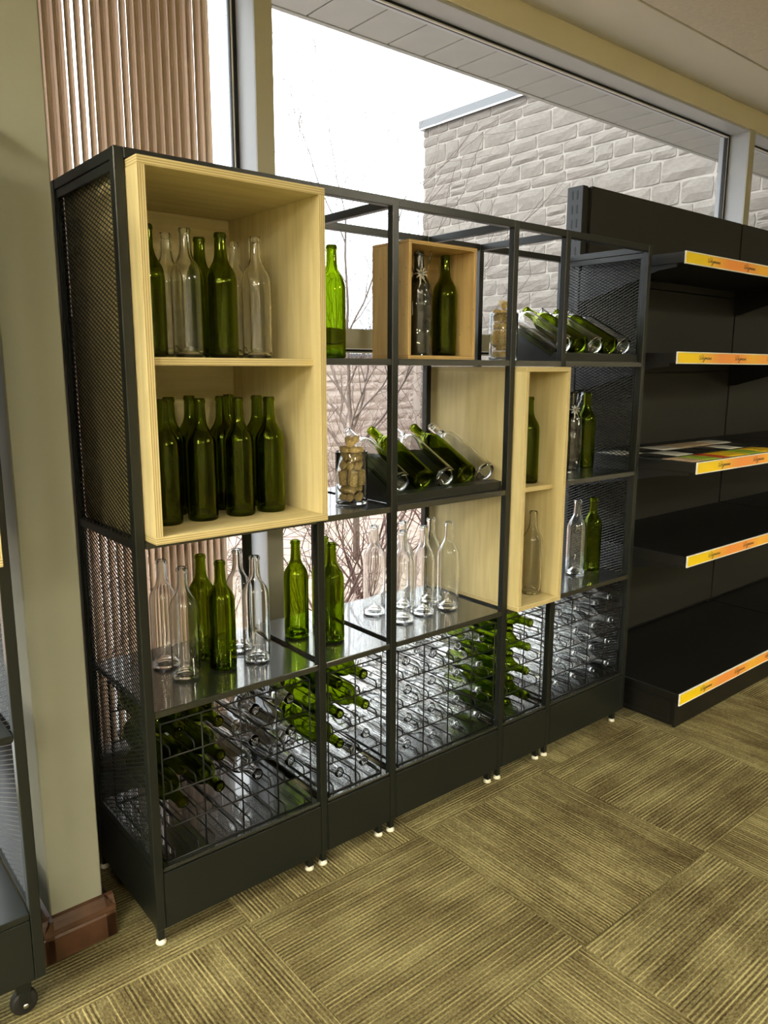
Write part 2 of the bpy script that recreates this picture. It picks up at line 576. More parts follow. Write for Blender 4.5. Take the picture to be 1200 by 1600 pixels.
# windows: head, sill, mullions, transom, gaskets and panes
YG = .752            # glass plane
XM1, XM2 = (.7165, .7815), (3.962, 4.027)
ZH, ZS = 2.788, .20
def window(n, xa, xb, ZS=.20, transom=True):
    w = thing('window_%d' % n, ((xa + xb) / 2, YG, ZS), kind='structure')
    box('head_frame', w, M_ALU, xa, xb, .628, .80, ZH - .012, ZH, .001)
    box('sill_frame', w, M_ALU, xa, xb, .64, .80, ZS, ZS + .022, .001)
    spans = [(ZS + .022, ZH - .012)]
    if transom:
        box('transom', w, M_MULL, xa, xb, .628, .80, 1.508, 1.578, .002)
        spans = [(ZS + .022, 1.508), (1.578, ZH - .012)]
    for z0, z1 in spans:
        box('pane', w, M_PANE, xa + .004, xb - .004, YG - .003, YG + .003, z0 + .004, z1 - .004, 0)
        for (a0, a1, b0, b1) in ((xa, xa + .012, z0, z1), (xb - .012, xb, z0, z1), (xa + .012, xb - .012, z0, z0 + .008), (xa + .012, xb - .012, z1 - .008, z1)):
            box('gasket', w, M_BLACK, a0, a1, YG - .016, YG + .016, b0, b1, 0)
        box('glazing_bead', w, M_WHITEP, xb - .0185, xb - .0125, YG - .014, YG - .004, z0 + .008, z1 - .008, .0005)
        box('glazing_seal', w, M_BLACK, xb - .022, xb - .0188, YG - .012, YG - .004, z0 + .008, z1 - .008, 0)
        box('glazing_bead', w, M_WHITEP, xa + .012, xb - .022, YG - .014, YG - .004, z1 - .0145, z1 - .0085, .0005)
    return w
def mullion(n, x0, x1):
    m_ = thing('trim_%d' % n, ((x0 + x1) / 2, .7, ZS), kind='structure')
    box('mullion_face', m_, M_MULL, x0, x1, YW, YW + .006, ZS, ZH, .001)
    box('mullion_body', m_, M_ALU, x0, x1, YW + .006, .80, ZS, ZH, .001)
window(1, -.0855, XM1[0])
window(2, XM1[1], XM2[0], .06)  # sill here and in the next window lowered to brighten the racks
window(3, XM2[1], XR, .06)
window(4, -2.6, -.213)
ZS = .06
mullion(1, *XM1)
mullion(2, *XM2)

# vertical blind in the first window
random.seed(5)
blind = thing('vertical_blind', (.27, .69, 2.74), 'tan ribbed vertical blind hanging in the window beside the olive pier', 'blind')
box('head_rail', blind, M_ALU, -.08, .66, .665, .705, 2.735, 2.775, .003)
def vane_mesh(k):
    rnd = random.Random(100 + k)
    v, f = [], []
    n = 24
    w = .074
    for zi, z in enumerate((-2.52, -1.26, 0)):
        for s in (0, 1):
            for i in range(n + 1):
                x = (i / n - .5) * w
                y = .0026 * math.sin(2 * math.pi * 4 * i / n + rnd.random() * .2) + .006 * math.sin(math.pi * i / n) + (.0008 if s else 0)
                v.append((x, y, z))
    row = n + 1
    for zi in range(2):
        for s in (0, 1):
            a = (zi * 2 + s) * row
            b = ((zi + 1) * 2 + s) * row
            for i in range(n):
                q = (a + i, a + i + 1, b + i + 1, b + i)
                f.append(q if s == 0 else q[::-1])
    for i in (0, n):
        for zi in range(2):
            f.append(((zi * 2) * row + i, (zi * 2 + 1) * row + i, ((zi + 1) * 2 + 1) * row + i, ((zi + 1) * 2) * row + i))
    return pymesh('vane', v, f, M_BLIND, True)
vms = [vane_mesh(k) for k in range(4)]
nv = 25
for k in range(nv):
    ang = (55 if k < 15 else 45) + 4 * math.sin(k * .9) + random.uniform(-4, 4)
    mk('vane', vms[k % 4], blind, (-.045 + k * (.625 / (nv - 1)), .685, 2.735), (0, 0, R(ang)))

# ------------------------------------------------------------------ outdoors
ground = box('outdoor_ground', None, M_MULCH, -9, 14, .82, 22, -.3, -.08, 0)
tag(ground, kind='structure')
bounce_strip = box('added_bounce_strip', None, principled('bounce_strip_white', (.52, .515, .51), .9, noise_scale=60, noise_amt=.2, bump=.8, bump_scale=60), -8, 5.9, .82, 2.15, -.085, -.072, 0)  # unseen pale ground strip, added to throw daylight into the bottle racks
tag(bounce_strip, kind='structure')
over = thing('roof_overhang', (2.5, 1.0, 2.85), kind='structure')
PX = .2155
for k in range(-20, 15):
    x0 = 2.817 + PX * k
    if x0 + PX > 6.0: continue
    box('soffit_panel', over, M_SOFFIT, x0 + .0045, x0 + PX - .0045, .80, 1.195, 2.85, 2.858, .002)
box('soffit_backing', over, M_ROOF, -2, 6.0, .80, 1.195, 2.858, 2.9, 0)
box('fascia', over, M_SOFFIT, -2, 6.0, 1.195, 1.222, 2.846, 3.2, .002)
box('roof_deck', over, M_ROOF, XL, 6.3, YF, 1.2, 3.05, 3.2, 0)

# stone building wing and low stone wall
random.seed(11)
def stone_mesh(seed, smat=None):
    rnd = random.Random(seed)
    v, f = [], []
    nx, nz = 4, 3
    # front face grid at y=-.5 bulging, back at y=.5 ; unit cube
    off = Vector((rnd.random() * 50, rnd.random() * 50, rnd.random() * 50))
    idx = {}
    for j in range(nz + 1):
        for i in range(nx + 1):
            x, z = i / nx - .5, j / nz - .5
            edge = i in (0, nx) or j in (0, nz)
            d = noise.noise(Vector((x * 2.3, z * 2.3, 0)) + off)
            y = -.5 + (.14 if edge else 0) + d * .15
            xx = x * (1 + .06 * noise.noise(Vector((z * 3, 7, x)) + off)) if i in (0, nx) else x + .06 * d
            zz = z * (1 + .08 * noise.noise(Vector((x * 3, 3, z)) + off)) if j in (0, nz) else z
            if i in (0, nx) and j in (0, nz):
                xx *= .975; zz *= .94
            idx[i, j] = len(v)
            v.append((xx, y, zz))
    for j in range(nz):
        for i in range(nx):
            f.append((idx[i, j], idx[i + 1, j], idx[i + 1, j + 1], idx[i, j + 1]))
    rim = [idx[i, 0] for i in range(nx + 1)] + [idx[nx, j] for j in range(1, nz + 1)] + [idx[i, nz] for i in range(nx - 1, -1, -1)] + [idx[0, j] for j in range(nz - 1, 0, -1)]
    b0 = len(v)
    for r_ in rim: v.append((v[r_][0], .5, v[r_][2]))
    for k in range(len(rim)):
        k2 = (k + 1) % len(rim)
        f.append((rim[k2], rim[k], b0 + k, b0 + k2))
    return pymesh('stone', v, f, smat or M_STONE, False)
stones = [stone_mesh(s) for s in range(12)]
M_STONE2 = principled('pinkish_garden_stone', (.42, .345, .305), .9, noise_scale=9, noise_amt=.15, bump=.7, bump_scale=35)
M_MORTAR2 = principled('garden_mortar', (.60, .53, .48), .95)
stones2 = [stone_mesh(s + 40, M_STONE2) for s in range(12)]
def lay(l0, l1, z0, z1, course, rnd):
    """random ashlar: list of (l0,l1,z0,z1)"""
    out = []
    z = z0
    while z < z1 - .03:
        h = min(rnd.choice((course * .72, course * .9, course, course * 1.12, course * 1.3)), z1 - z)
        if z1 - z - h < .06: h = z1 - z
        l = l0 - rnd.random() * .2
        while l < l1:
            w = rnd.uniform(.2, .52)
            a, b = max(l, l0), min(l + w, l1)
            if b - a > .06:
                if h > course * .95 and rnd.random() < .03:
                    out += [(a, b, z, z + h * .5), (a, b, z + h * .5, z + h)]
                else: out.append((a, b, z, z + h))
            l += w
        z += h
    return out
def stones_joined(name, parent, lst, place, smat=None):
    v, f = [], []
    for k, s in enumerate(lst):
        me = stones[k % len(stones)]
        mat = place(s)
        b = len(v)
        v += [mat @ p.co for p in me.vertices]
        f += [tuple(b + i for i in p.vertices) for p in me.polygons]
    c = wpos(parent)
    o = mk(name, pymesh(name, [p - c for p in v], f, smat or M_STONE, False), parent, c)
    o['kind'] = 'stuff'
    return o
G = .019
XB = 6.0
wing = thing('stone_building_wing', (XB, 3.5, 0), 'pale stone-faced building wing with grey metal coping beyond the window', 'building')
box('wall_core', wing, M_MORTAR, XB + .002, XB + 3, .81, 5.60, -.1, 4.23, 0)
box('coping', wing, M_COPING, XB - .045, XB + 3, .9, 5.66, 4.232, 4.335, .004)
box('coping_drip', wing, M_WHITEP, XB - .05, XB - .045, .9, 5.66, 4.226, 4.242, 0)
rnd = random.Random(3)
up = lay(1.25, 5.62, 1.75, 4.232, .158, rnd)
def place_wing(s):
    a, b, z0, z1 = s
    # local x -> -world y , local y(-front) -> world x
    return Matrix.Translation((XB + .02, (a + b) / 2, (z0 + z1) / 2)) @ Matrix(((0, 1, 0, 0), (-1, 0, 0, 0), (0, 0, 1, 0), (0, 0, 0, 1))) @ Matrix.Diagonal((b - a - G, .07, z1 - z0 - G, 1))
up.sort(key=lambda s: -s[2])
for k, s in enumerate(up[:295]):
    m4 = place_wing(s)
    o = mk('stone', stones[rnd.randrange(12)], wing, m4.translation)
    o.rotation_euler = (0, 0, R(-90))
    o.scale = (s[1] - s[0] - G, .07, s[3] - s[2] - G)
stones_joined('lower_stones', wing, up[295:] + lay(.9, 5.62, -.08, 1.75, .158, rnd), place_wing)

YGW = 5.75
gw = thing('garden_stone_wall', (3, YGW, 0), 'low pale stone garden wall behind the bare tree', 'wall')
box('wall_core', gw, M_MORTAR2, -6, 6.2, YGW + .003, YGW + .3, -.1, 1.57, 0)
box('cap', gw, M_COPING, -6, 6.0, YGW - .03, YGW + .33, 1.57, 1.61, .004)
gl = lay(-6, 6.0, -.08, 1.57, .13, rnd)
def place_gw(s):
    a, b, z0, z1 = s
    return Matrix.Translation(((a + b) / 2, YGW + .02, (z0 + z1) / 2)) @ Matrix.Diagonal((b - a - G, .07, z1 - z0 - G, 1))
near = [s for s in gl if 3.6 < s[0] and s[2] > -.05][:290]
for s in near:
    o = mk('stone', stones2[rnd.randrange(12)], gw, place_gw(s).translation)
    o.scale = (s[1] - s[0] - G, .07, s[3] - s[2] - G)
ns = set(near)
stones_joined('far_stones', gw, [s for s in gl if s not in ns], place_gw, M_STONE2)

# bare trees and shrubs
def branch(v, f, p, d, length, r, depth, rnd, spread=.55, up_=.12, minr=.0016, wob=1.0):
    n = max(3, int(length / .09))
    pts, rs = [p.copy()], [r]
    step = length / n
    kids = []
    for i in range(n):
        d = (d + Vector((rnd.gauss(0, .10) * wob, rnd.gauss(0, .10) * wob, rnd.gauss(0, .08) * wob + up_ * .25))).normalized()
        p = p + d * step
        rr = max(minr, r * (1 - .62 * (i + 1) / n))
        pts.append(p.copy()); rs.append(rr)
        if depth > 0 and i >= 0 and rnd.random() < (.6 if depth > 1 else .5):
            kids.append((p.copy(), d.copy(), rr))
    a, b = tube_data(pts, rs, 5 if r > .006 else 3, False)
    k = len(v)
    v += a
    f += [tuple(k + q for q in t) for t in b]
    if depth > 0:
        kids.append((p.copy(), d.copy(), rs[-1]))
        for (kp, kd, kr) in kids:
            ax = Vector((rnd.gauss(0, 1), rnd.gauss(0, 1), rnd.gauss(0, .6)))
            ax = (ax - kd * ax.dot(kd))
            if ax.length < .1: continue
            ax.normalize()
            nd = (kd + ax * rnd.uniform(spread * .6, spread * 1.6)).normalized()
            branch(v, f, kp, nd, length * rnd.uniform(.4, .72), max(minr, kr * rnd.uniform(.5, .78)), depth - 1, rnd, spread, up_, minr)
def tree(name, base, limbs, label, cat, seed, mat, trunk_h=.9, trunk_r=.03, depth=3, length=1.1, tilt=.5, group=None):
    rnd = random.Random(seed)
    t = thing(name, base, label, cat, group)
    B = Vector(base)
    top = B + Vector((rnd.uniform(-.04, .04), rnd.uniform(-.04, .04), trunk_h))
    tube('trunk', t, mat, [B - Vector((0, 0, .1)), (B + top) / 2 + Vector((.02, 0, 0)), top], [trunk_r * 1.3, trunk_r * 1.1, trunk_r], 8)
    for k in range(limbs):
        a = 2 * math.pi * k / limbs + rnd.uniform(-.4, .4)
        ti = tilt * rnd.uniform(.35, 1.2) if k else .05
        d = Vector((math.cos(a) * ti, math.sin(a) * ti, 1)).normalized()
        v, f = [], []
        p0 = B + (top - B) * (rnd.uniform(.72, 1.0) if k else 1.0)
        branch(v, f, p0 - B, d, length * (rnd.uniform(.75, 1.05) if k else 1.35), trunk_r * (.75 if k == 0 else rnd.uniform(.45, .65)), depth, rnd, wob=.55 if k == 0 else 1.0)
        mk('limb', pymesh('limb', v, f, mat, True), t, B)
    return t
tree('bare_tree', (3.02, 3.1, -.08), 5, 'bare multi-stemmed tree outside the large window, behind the cork jar', 'tree', 21, M_BARK, .92, .023, 3, 1.25, .62)
tree('bare_tree', (1.72, 3.9, -.08), 6, 'bare tree seen through the gap beside the blind', 'tree', 33, M_BARK, .8, .03, 3, .95, .5)
def shrub(base, label, seed, stems=9, length=.75):
    rnd = random.Random(seed)
    t = thing('bare_shrub', base, label, 'shrub', 'bare shrubs outside the window')
    for k in range(stems):
        a = rnd.uniform(0, 2 * math.pi)
        ti = rnd.uniform(.2, 1.1)
        v, f = [], []
        branch(v, f, Vector((rnd.uniform(-.08, .08), rnd.uniform(-.08, .08), 0)), Vector((math.cos(a) * ti, math.sin(a) * ti, 1)).normalized(), length * rnd.uniform(.8, 1.2), .009, 2, rnd, .7, .05, .0018)
        mk('stem', pymesh('stem', v, f, M_TWIG, True), t, base)
shrub((1.75, 1.75, -.08), 'tangled bare shrub behind the green bottles on the lowest shelf', 1, 10, .7)
shrub((2.45, 2.25, -.08), 'tangled bare shrub behind the clear bottles on the lowest shelf', 2, 11, .8)
shrub((1.2, 2.0, -.08), 'tangled bare shrub behind the beige mullion', 3, 9, .8)
shrub((3.6, 2.6, -.08), 'tangled bare shrub low in front of the stone wing', 4, 9, .95)
shrub((.55, 1.9, -.08), 'tangled bare shrub behind the vertical blind', 6, 8, .8)
shrub((4.2, 3.4, -.08), 'tall thin bare shrub reaching up before the stone wing', 5, 7, 1.15)

# ------------------------------------------------------------------ ceiling lamps (behind the camera)
ordn_ = ('one', 'two', 'three', 'four', 'five', 'six', 'seven', 'eight')
for i, (x, y) in enumerate(((-5.4, -.75), (-2.5, -.55), (-5.4, -3.3), (-3.0, -3.3), (-5.4, -5.8), (-3.0, -5.8), (-.4, -6.2), (3.7, -4.2))):
    t = thing('ceiling_light', (x, y, ZCEIL), 'ceiling light panel behind the camera, number %s counted from the left front' % ordn_[i], 'lamp', 'ceiling light panels')
    for (a0, a1, b0, b1) in ((-.315, -.30, -.615, .615), (.30, .315, -.615, .615), (-.30, .30, -.615, -.60), (-.30, .30, .60, .615)):
        box('housing_side', t, M_WHITEP, x + a0, x + a1, y + b0, y + b1, ZCEIL - .07, ZCEIL + .011, .002)
    box('diffuser', t, M_LAMP, x - .295, x + .295, y - .595, y + .595, ZCEIL - .012, ZCEIL - .002, .001)

# ------------------------------------------------------------------ display shelving
PW = .0227           # post width
XP = [0.0, .5014, .7617, 1.2585, 1.5198, 2.0117]       # left edge of each post
XQ = [x + PW for x in XP]                              # right edge
D = .417
ZT, ZA, ZB, ZC, Z0, ZP = 1.8896, 1.4624, 1.0424, .625, .2068, .0416
unit = thing('display_shelving', (1.017, .2, 0), 'charcoal metal display shelving of five open bays before the window', 'shelving')
PD = .0235
for i in range(6):
    for back in (0, 1):
        y0 = 0 if not back else D - PD
        box('post', unit, M_METAL, XP[i], XQ[i], y0, y0 + PD, ZP - (.0 if not back else .0), ZT, .0016)
    box('depth_beam', unit, M_METAL, XP[i] + .001, XQ[i] - .001, PD, D - PD, ZT - .0235, ZT - .0004, .0012)
    # foot under the post
    for y0 in (0, D - PD):
        if i == 5 and y0 == 0: continue
        box('leg', unit, M_METAL, XP[i] + .003, XQ[i] - .003, y0 + .004, y0 + PD - .003, .012, ZP, .001)
        mk('glide', lathe('glide', [(0, 0), (.0125, 0), (.0135, .003), (.0125, .007), (.006, .011), (.006, .013), (0, .013)], M_GLIDE, 20), unit, (XP[i] + PW / 2, y0 + PD / 2, 0))
slot = boxmesh(.0016, .006, .013, M_BLACK)
for i in (1, 2, 3, 4, 5):
    for k in range(14):
        z = ZT - .085 - k * .118
        if z < .24: break
        mk('slot', slot, unit, (XP[i] - .0001, PD / 2, z))
for i in (3, 5):
    for k in range(14):
        z = ZT - .10 - k * .118
        if z < .24: break
        mk('slot', slot, unit, (XP[i] - .0001, D - PD / 2, z))
for b in range(5):
    x0, x1 = XQ[b], XP[b + 1]
    box('top_beam', unit, M_METAL, x0, x1, 0, PD, ZT - .0225, ZT, .0012)
    box('top_beam', unit, M_METAL, x0, x1, D - PD, D, ZT - .0225, ZT, .0012)
    levels = {0: (ZB, ZC), 1: (ZA, ZB, ZC), 2: (ZA, ZB, ZC), 3: (ZA, ZC), 4: (ZA, ZB + .0016, ZC)}[b]
    for z in levels:
        box('shelf', unit, M_SHELF, x0 + .001, x1 - .001, .0015, D - .002, z - .0175, z, .0016, 2)
    box('base_shelf', unit, M_SHELF, x0 + .0005, x1 - .0005, .0015, D - .002, Z0 - .010, Z0, .0026, 3)
    box('plinth', unit, M_METAL, x0 + .0008, x1 - .0008, -.0015, .016, ZP, Z0 - .0125, .0028, 3)
    box('plinth_back', unit, M_METAL, x0, x1, D - .016, D - .001, ZP, Z0 - .012, .001)
    # inset foot near the right end
    xf = XP[b + 1] - .034
    box('leg', unit, M_METAL, xf - .009, xf + .009, .006, .026, .012, ZP + .06, .001)
    mk('glide', lathe('glide', [(0, 0), (.0125, 0), (.0135, .003), (.0125, .007), (.006, .011), (.006, .013), (0, .013)], M_GLIDE, 20), unit, (xf, .016, 0))
for xe in (XP[0], XP[5]):
    box('side_plinth', unit, M_METAL, xe + .003, xe + .014, PD, D - PD, ZP, Z0 - .003, .001)
    for z in (Z0 + .010, ZT - .0345):
        box('panel_rail', unit, M_METAL, xe + .004, xe + .016, PD, D - PD, z - .010, z + .010, .001)
    box('panel_stile', unit, M_METAL, xe + .004, xe + .016, PD, PD + .012, Z0 + .02, ZT - .0445, .001)
    box('panel_stile', unit, M_METAL, xe + .004, xe + .016, D - PD - .012, D - PD, Z0 + .02, ZT - .0445, .001)
box('cross_rail', unit, M_METAL, XP[0] + .004, XP[0] + .02, PD, D - PD, ZB - .02, ZB, .001)

def expanded_mesh(name, parent, x, y0, y1, z0, z1, lw=.0240, sw=.0115, mat=M_METAL):
    """expanded metal sheet in the plane x = const: tilted strands"""
    v, f = [], []
    ny, nz_ = int((y1 - y0) / lw), int((z1 - z0) / sw)
    cyc, czc = (y0 + y1) / 2, (z0 + z1) / 2
    ly, lz = (y1 - y0) / ny, (z1 - z0) / nz_
    wv = Vector((.6, 0, .8)) * .0014       # strand half width, leaning
    tv = Vector((-.8, 0, .6)) * .00045
    for j in range(nz_):
        for i in range(ny):
            c = Vector((0, (i + .5) * ly + y0 - cyc, (j + .5) * lz + z0 - czc))
            for sy_, sz_ in ((-1, -1), (1, -1), (-1, 1), (1, 1)):
                e_ = c + Vector((0, sy_ * ly / 2, sz_ * lz / 2))
                b = len(v)
                for p in (c, e_):
                    v += [p - wv - tv, p + wv - tv, p + wv + tv, p - wv + tv]
                f += [(b, b + 1, b + 5, b + 4), (b + 1, b + 2, b + 6, b + 5), (b + 2, b + 3, b + 7, b + 6), (b + 3, b, b + 4, b + 7)]
    return mk(name, pymesh(name, v, f, mat), parent, (x, cyc, czc))
for xe in (XP[0] + .010, XP[5] + .010):
    expanded_mesh('mesh_panel', unit, xe, PD + .01, D - PD - .01, Z0 + .018, ZT - .043)

# ------------------------------------------------------------------ bottles
BO = [(0, .022), (.012, .0185), (.022, .010), (.0275, .0035), (.031, .0006), (.034, 0), (.0362, .0016), (.0374, .005), (.0376, .012), (.0376, .06), (.0376, .12), (.0376, .178),
      (.0374, .186), (.0366, .194), (.0350, .2015), (.0324, .2085), (.0290, .2148), (.0254, .2205), (.0221, .2258), (.0194, .2312), (.0174, .237), (.0161, .2435), (.0153, .2515), (.0147, .262), (.0142, .275), (.0139, .2868),
      (.0139, .2876), (.0154, .2884), (.0157, .2905), (.0157, .2945), (.0152, .2962), (.0144, .2970), (.0143, .2988), (.0136, .2999), (.0118, .3000), (.0102, .2997), (.0096, .2985)]
BI = [(.0095, .285), (.0098, .262), (.0106, .2515), (.0118, .2435), (.0136, .2372), (.0160, .2318), (.0190, .2266), (.0222, .2216), (.0256, .2162), (.0288, .2100), (.0314, .2030), (.0331, .1955), (.0340, .187), (.0342, .178),
      (.0342, .12), (.0342, .06), (.0342, .017), (.0334, .0115), (.0310, .0085), (.0270, .0098), (.0215, .0158), (.012, .0245), (0, .0275)]
bottle_me = {'clear': lathe('clear_bottle', BO + BI, M_CLEAR, 40), 'green': lathe('green_bottle', BO + BI, M_GREEN, 40)}
def bottle(col, loc, label, group, rot=None):
    o = mk('wine_bottle', bottle_me[col], None, loc, rot)
    return tag(o, label, 'bottle', group)
COLN = {'clear': 'clear', 'green': 'green'}

# --- wooden boxes
def panel(name, parent, mat, lx, ly, t, c, rot=(0, 0, 0)):
    return mk(name, boxmesh(lx, ly, t, mat, .0008), parent, c, rot)
def crate(name, label, x0, x1, y0, y1, z0, z1, t, mat, shelf=None, back=True):
    cx, cyy, cz = (x0 + x1) / 2, (y0 + y1) / 2, (z0 + z1) / 2
    b = thing(name, (cx, cyy, z0), label, 'box')
    dx, dy, dz = x1 - x0, y1 - y0, z1 - z0
    panel('top_panel', b, mat, dx, dy, t, (cx, cyy, z1 - t / 2))
    panel('bottom_panel', b, mat, dx, dy, t, (cx, cyy, z0 + t / 2))
    for x in (x0 + t / 2, x1 - t / 2):
        panel('side_panel', b, mat, dz - 2 * t, dy, t, (x, cyy, cz), (0, R(90), 0))
    if back: panel('back_panel', b, mat, dx - 2 * t, dz - 2 * t, .006, (cx, y1 - .004, cz), (R(90), 0, 0))
    if shelf:
        zs, ys = shelf
        panel('shelf', b, mat, dx - 2 * t, y1 - .008 - ys, t, (cx, (ys + y1 - .008) / 2, zs - t / 2))
    return b
crate('plywood_box', 'large plywood box with two compartments of bottles in the leftmost bay', .0252, .4965, -.056, .40, 1.0448, 1.8655, .018, M_PLY, (1.459, -.022))
crate('pine_crate', 'small knotty pine crate on the top shelf holding a wrapped bottle', .828, 1.101, .008, .172, ZA + .0006, 1.7905, .0105, M_PINE)
crate('plywood_box', 'tall narrow plywood box in the fourth bay with two bottles', 1.2868, 1.5165, -.044, .405, .6262, 1.4425, .0155, M_PLY, (1.040, .0))

# --- standing bottles
ordn = ('first', 'second', 'third', 'fourth', 'fifth', 'sixth', 'seventh', 'eighth', 'ninth')
def stand(lst, z, where, group):
    for (col, x, y, which) in lst:
        bottle(col, (x, y, z + .0004), ('%s wine bottle %s, %s' % (COLN[col], where, which)), group, (0, 0, random.random() * 6))
stand([('green', .106, .103, 'cut off by the left side panel'), ('clear', .192, .190, 'rear left one of the clear ones'), ('clear', .199, .098, 'front left of the clear ones'),
       ('green', .284, .195, 'rear green one'), ('green', .292, .099, 'front centre'), ('clear', .388, .205, 'rear right'), ('clear', .390, .100, 'front right')],
      1.459, 'in the upper plywood compartment', 'bottles in the upper plywood compartment')
stand([('green', .113, .077, 'front row, first from left'), ('green', .207, .075, 'front row, second from left'), ('green', .312, .074, 'front row, third from left'), ('green', .404, .075, 'front row, rightmost'),
       ('green', .178, .185, 'back rows, first from left'), ('green', .268, .255, 'back rows, second from left'), ('green', .322, .180, 'back rows, third from left'), ('green', .395, .275, 'back rows, fourth from left'), ('green', .428, .178, 'back rows, rightmost')],
      1.0628, 'in the lower plywood compartment', 'dark bottles in the lower plywood compartment')
stand([('clear', .172, .268, 'leftmost at the back'), ('clear', .182, .162, 'leftmost at the front'), ('green', .282, .259, 'the rear green one'), ('green', .290, .160, 'the front green one'), ('clear', .394, .253, 'right at the back'), ('clear', .392, .151, 'right at the front')],
      ZC, 'on the leftmost bay\'s lowest shelf', 'bottles on the lowest shelf, leftmost bay')
stand([('green', .588, .245, 'fully visible, before the mullion'), ('green', .652, .148, 'right of the post, in front'), ('green', .683, .232, 'behind the post')],
      ZC, 'standing on the second bay\'s lowest shelf', 'green bottles on the lowest shelf, second bay')
stand([('clear', .913, .266, 'leftmost'), ('clear', .934, .146, 'front one beside the post'), ('clear', 1.041, .162, 'front middle'), ('clear', 1.151, .246, 'rear right'), ('clear', 1.148, .155, 'front right'), ('clear', 1.035, .262, 'rear middle')],
      ZC, 'on the middle bay\'s lowest shelf', 'clear bottles on the lowest shelf, middle bay')
stand([('clear', 1.866, .155, 'the only clear one'), ('green', 1.962, .148, 'beside a clear one')], ZC, 'on the rightmost bay\'s lowest shelf', 'bottles on the lowest shelf, rightmost bay')
stand([('green', 1.950, .196, 'in front, fully visible'), ('green', 1.965, .285, 'half hidden behind another')], ZB + .0016, 'on the rightmost bay\'s middle shelf', 'bottles on the middle shelf, rightmost bay')
stand([('green', .622, .092, 'alone beside the large plywood box')], ZA, 'on the top shelf', None)
stand([('green', 1.050, .092, 'right of the wrapped bottle')], ZA + .0112, 'inside the small pine crate', None)
stand([('green', 1.463, .085, 'upper compartment')], 1.040, 'in the tall narrow plywood box', None)
stand([('clear', 1.463, .050, 'lower compartment')], .6418, 'in the tall narrow plywood box', None)

# --- wire bottle racks and the bottles lying in them
RZ = [Z0 + .0022 + .0932 * k for k in range(5)]
WR = .0022
CW = .1095
def wire_between(name, parent, a, b, r=WR):
    return tube(name, parent, M_WIRE, [a, b], r, 6)
def rack(b, cols, xs, label, CW):
    t = thing('wire_bottle_rack', (xs + cols * CW / 2, .19, Z0), label, 'bottle rack', 'wire bottle racks')
    yf, yb = .0205, .365
    for y in (yf, yb):
        for i in range(cols + 1):
            tube('upright_wire', t, M_WIRE, [(xs + i * CW, y, RZ[0]), (xs + i * CW, y, RZ[4])], WR, 6)
        for k in range(5):
            tube('cross_wire', t, M_WIRE, [(xs, y - .002, RZ[k]), (xs + cols * CW, y - .002, RZ[k])], WR, 6)
    for i in (0, cols):
        for k in (0, 4):
            tube('side_wire', t, M_WIRE, [(xs + i * CW, yf, RZ[k]), (xs + i * CW, yb, RZ[k])], WR, 6)
    me = None
    for k in range(4):
        for i in range(cols):
            for off in (CW / 2 - .0325, CW / 2 + .0325):
                x = xs + i * CW + off
                if me is None:
                    pts = [Vector((0, .0, .0)), Vector((0, .001, .013)), Vector((0, .005, .019)), Vector((0, .012, .0208)), Vector((0, .33, .0208)), Vector((0, .339, .018)), Vector((0, .343, .0))]
                    vv, ff = tube_data(pts, WR, 6)
                    me = pymesh('cradle_wire', vv, ff, M_WIRE, True)
                mk('cradle_wire', me, t, (x, yf + .001, RZ[k]))
    return t
racks = [(0, 4, .0425, 'wide wire bottle rack in the base of the leftmost bay'), (1, 2, .5430, 'narrow wire bottle rack in the base of the second bay'), (2, 4, .8080, 'wide wire bottle rack in the base of the middle bay'),
         (3, 2, 1.3030, 'narrow wire bottle rack in the base of the fourth bay'), (4, 4, 1.5690, 'wide wire bottle rack in the base of the rightmost bay')]
bayn = ('leftmost', 'second', 'middle', 'fourth', 'rightmost')
rown = ('bottom', 'second', 'third', 'top')
fill = {0: ['....', 'ggcc', 'ggcc', 'ggcc'], 1: ['cc', 'gc', 'gg', 'gg'], 2: ['cccc'] * 4, 3: ['gg'] * 4, 4: ['cccc'] * 4}
random.seed(8)
LIFT = .0208 + math.sqrt((.0376 + WR) ** 2 - .0325 ** 2)
for b, cols, xs, lab in racks:
    CW = .1095 if cols == 4 else .0990
    rack(b, cols, xs, lab, CW)
    for k in range(4):
        for i in range(cols):
            ch = fill[b][k][i]
            if ch == '.': continue
            col = 'clear' if ch == 'c' else 'green'
            y = .333 + random.uniform(-.006, .008)
            x = xs + i * CW + CW / 2
            bottle(col, (x, y, RZ[k] + LIFT + .0003), '%s glass bottle lying in the %s bay\'s wire rack, %s row, %s from left' % (col, bayn[b], rown[k], ordn[i]), 'bottles lying in the %s bay\'s wire rack' % bayn[b],
                   (R(90), random.random() * 6.28, 0) if False else (R(90), 0, 0))

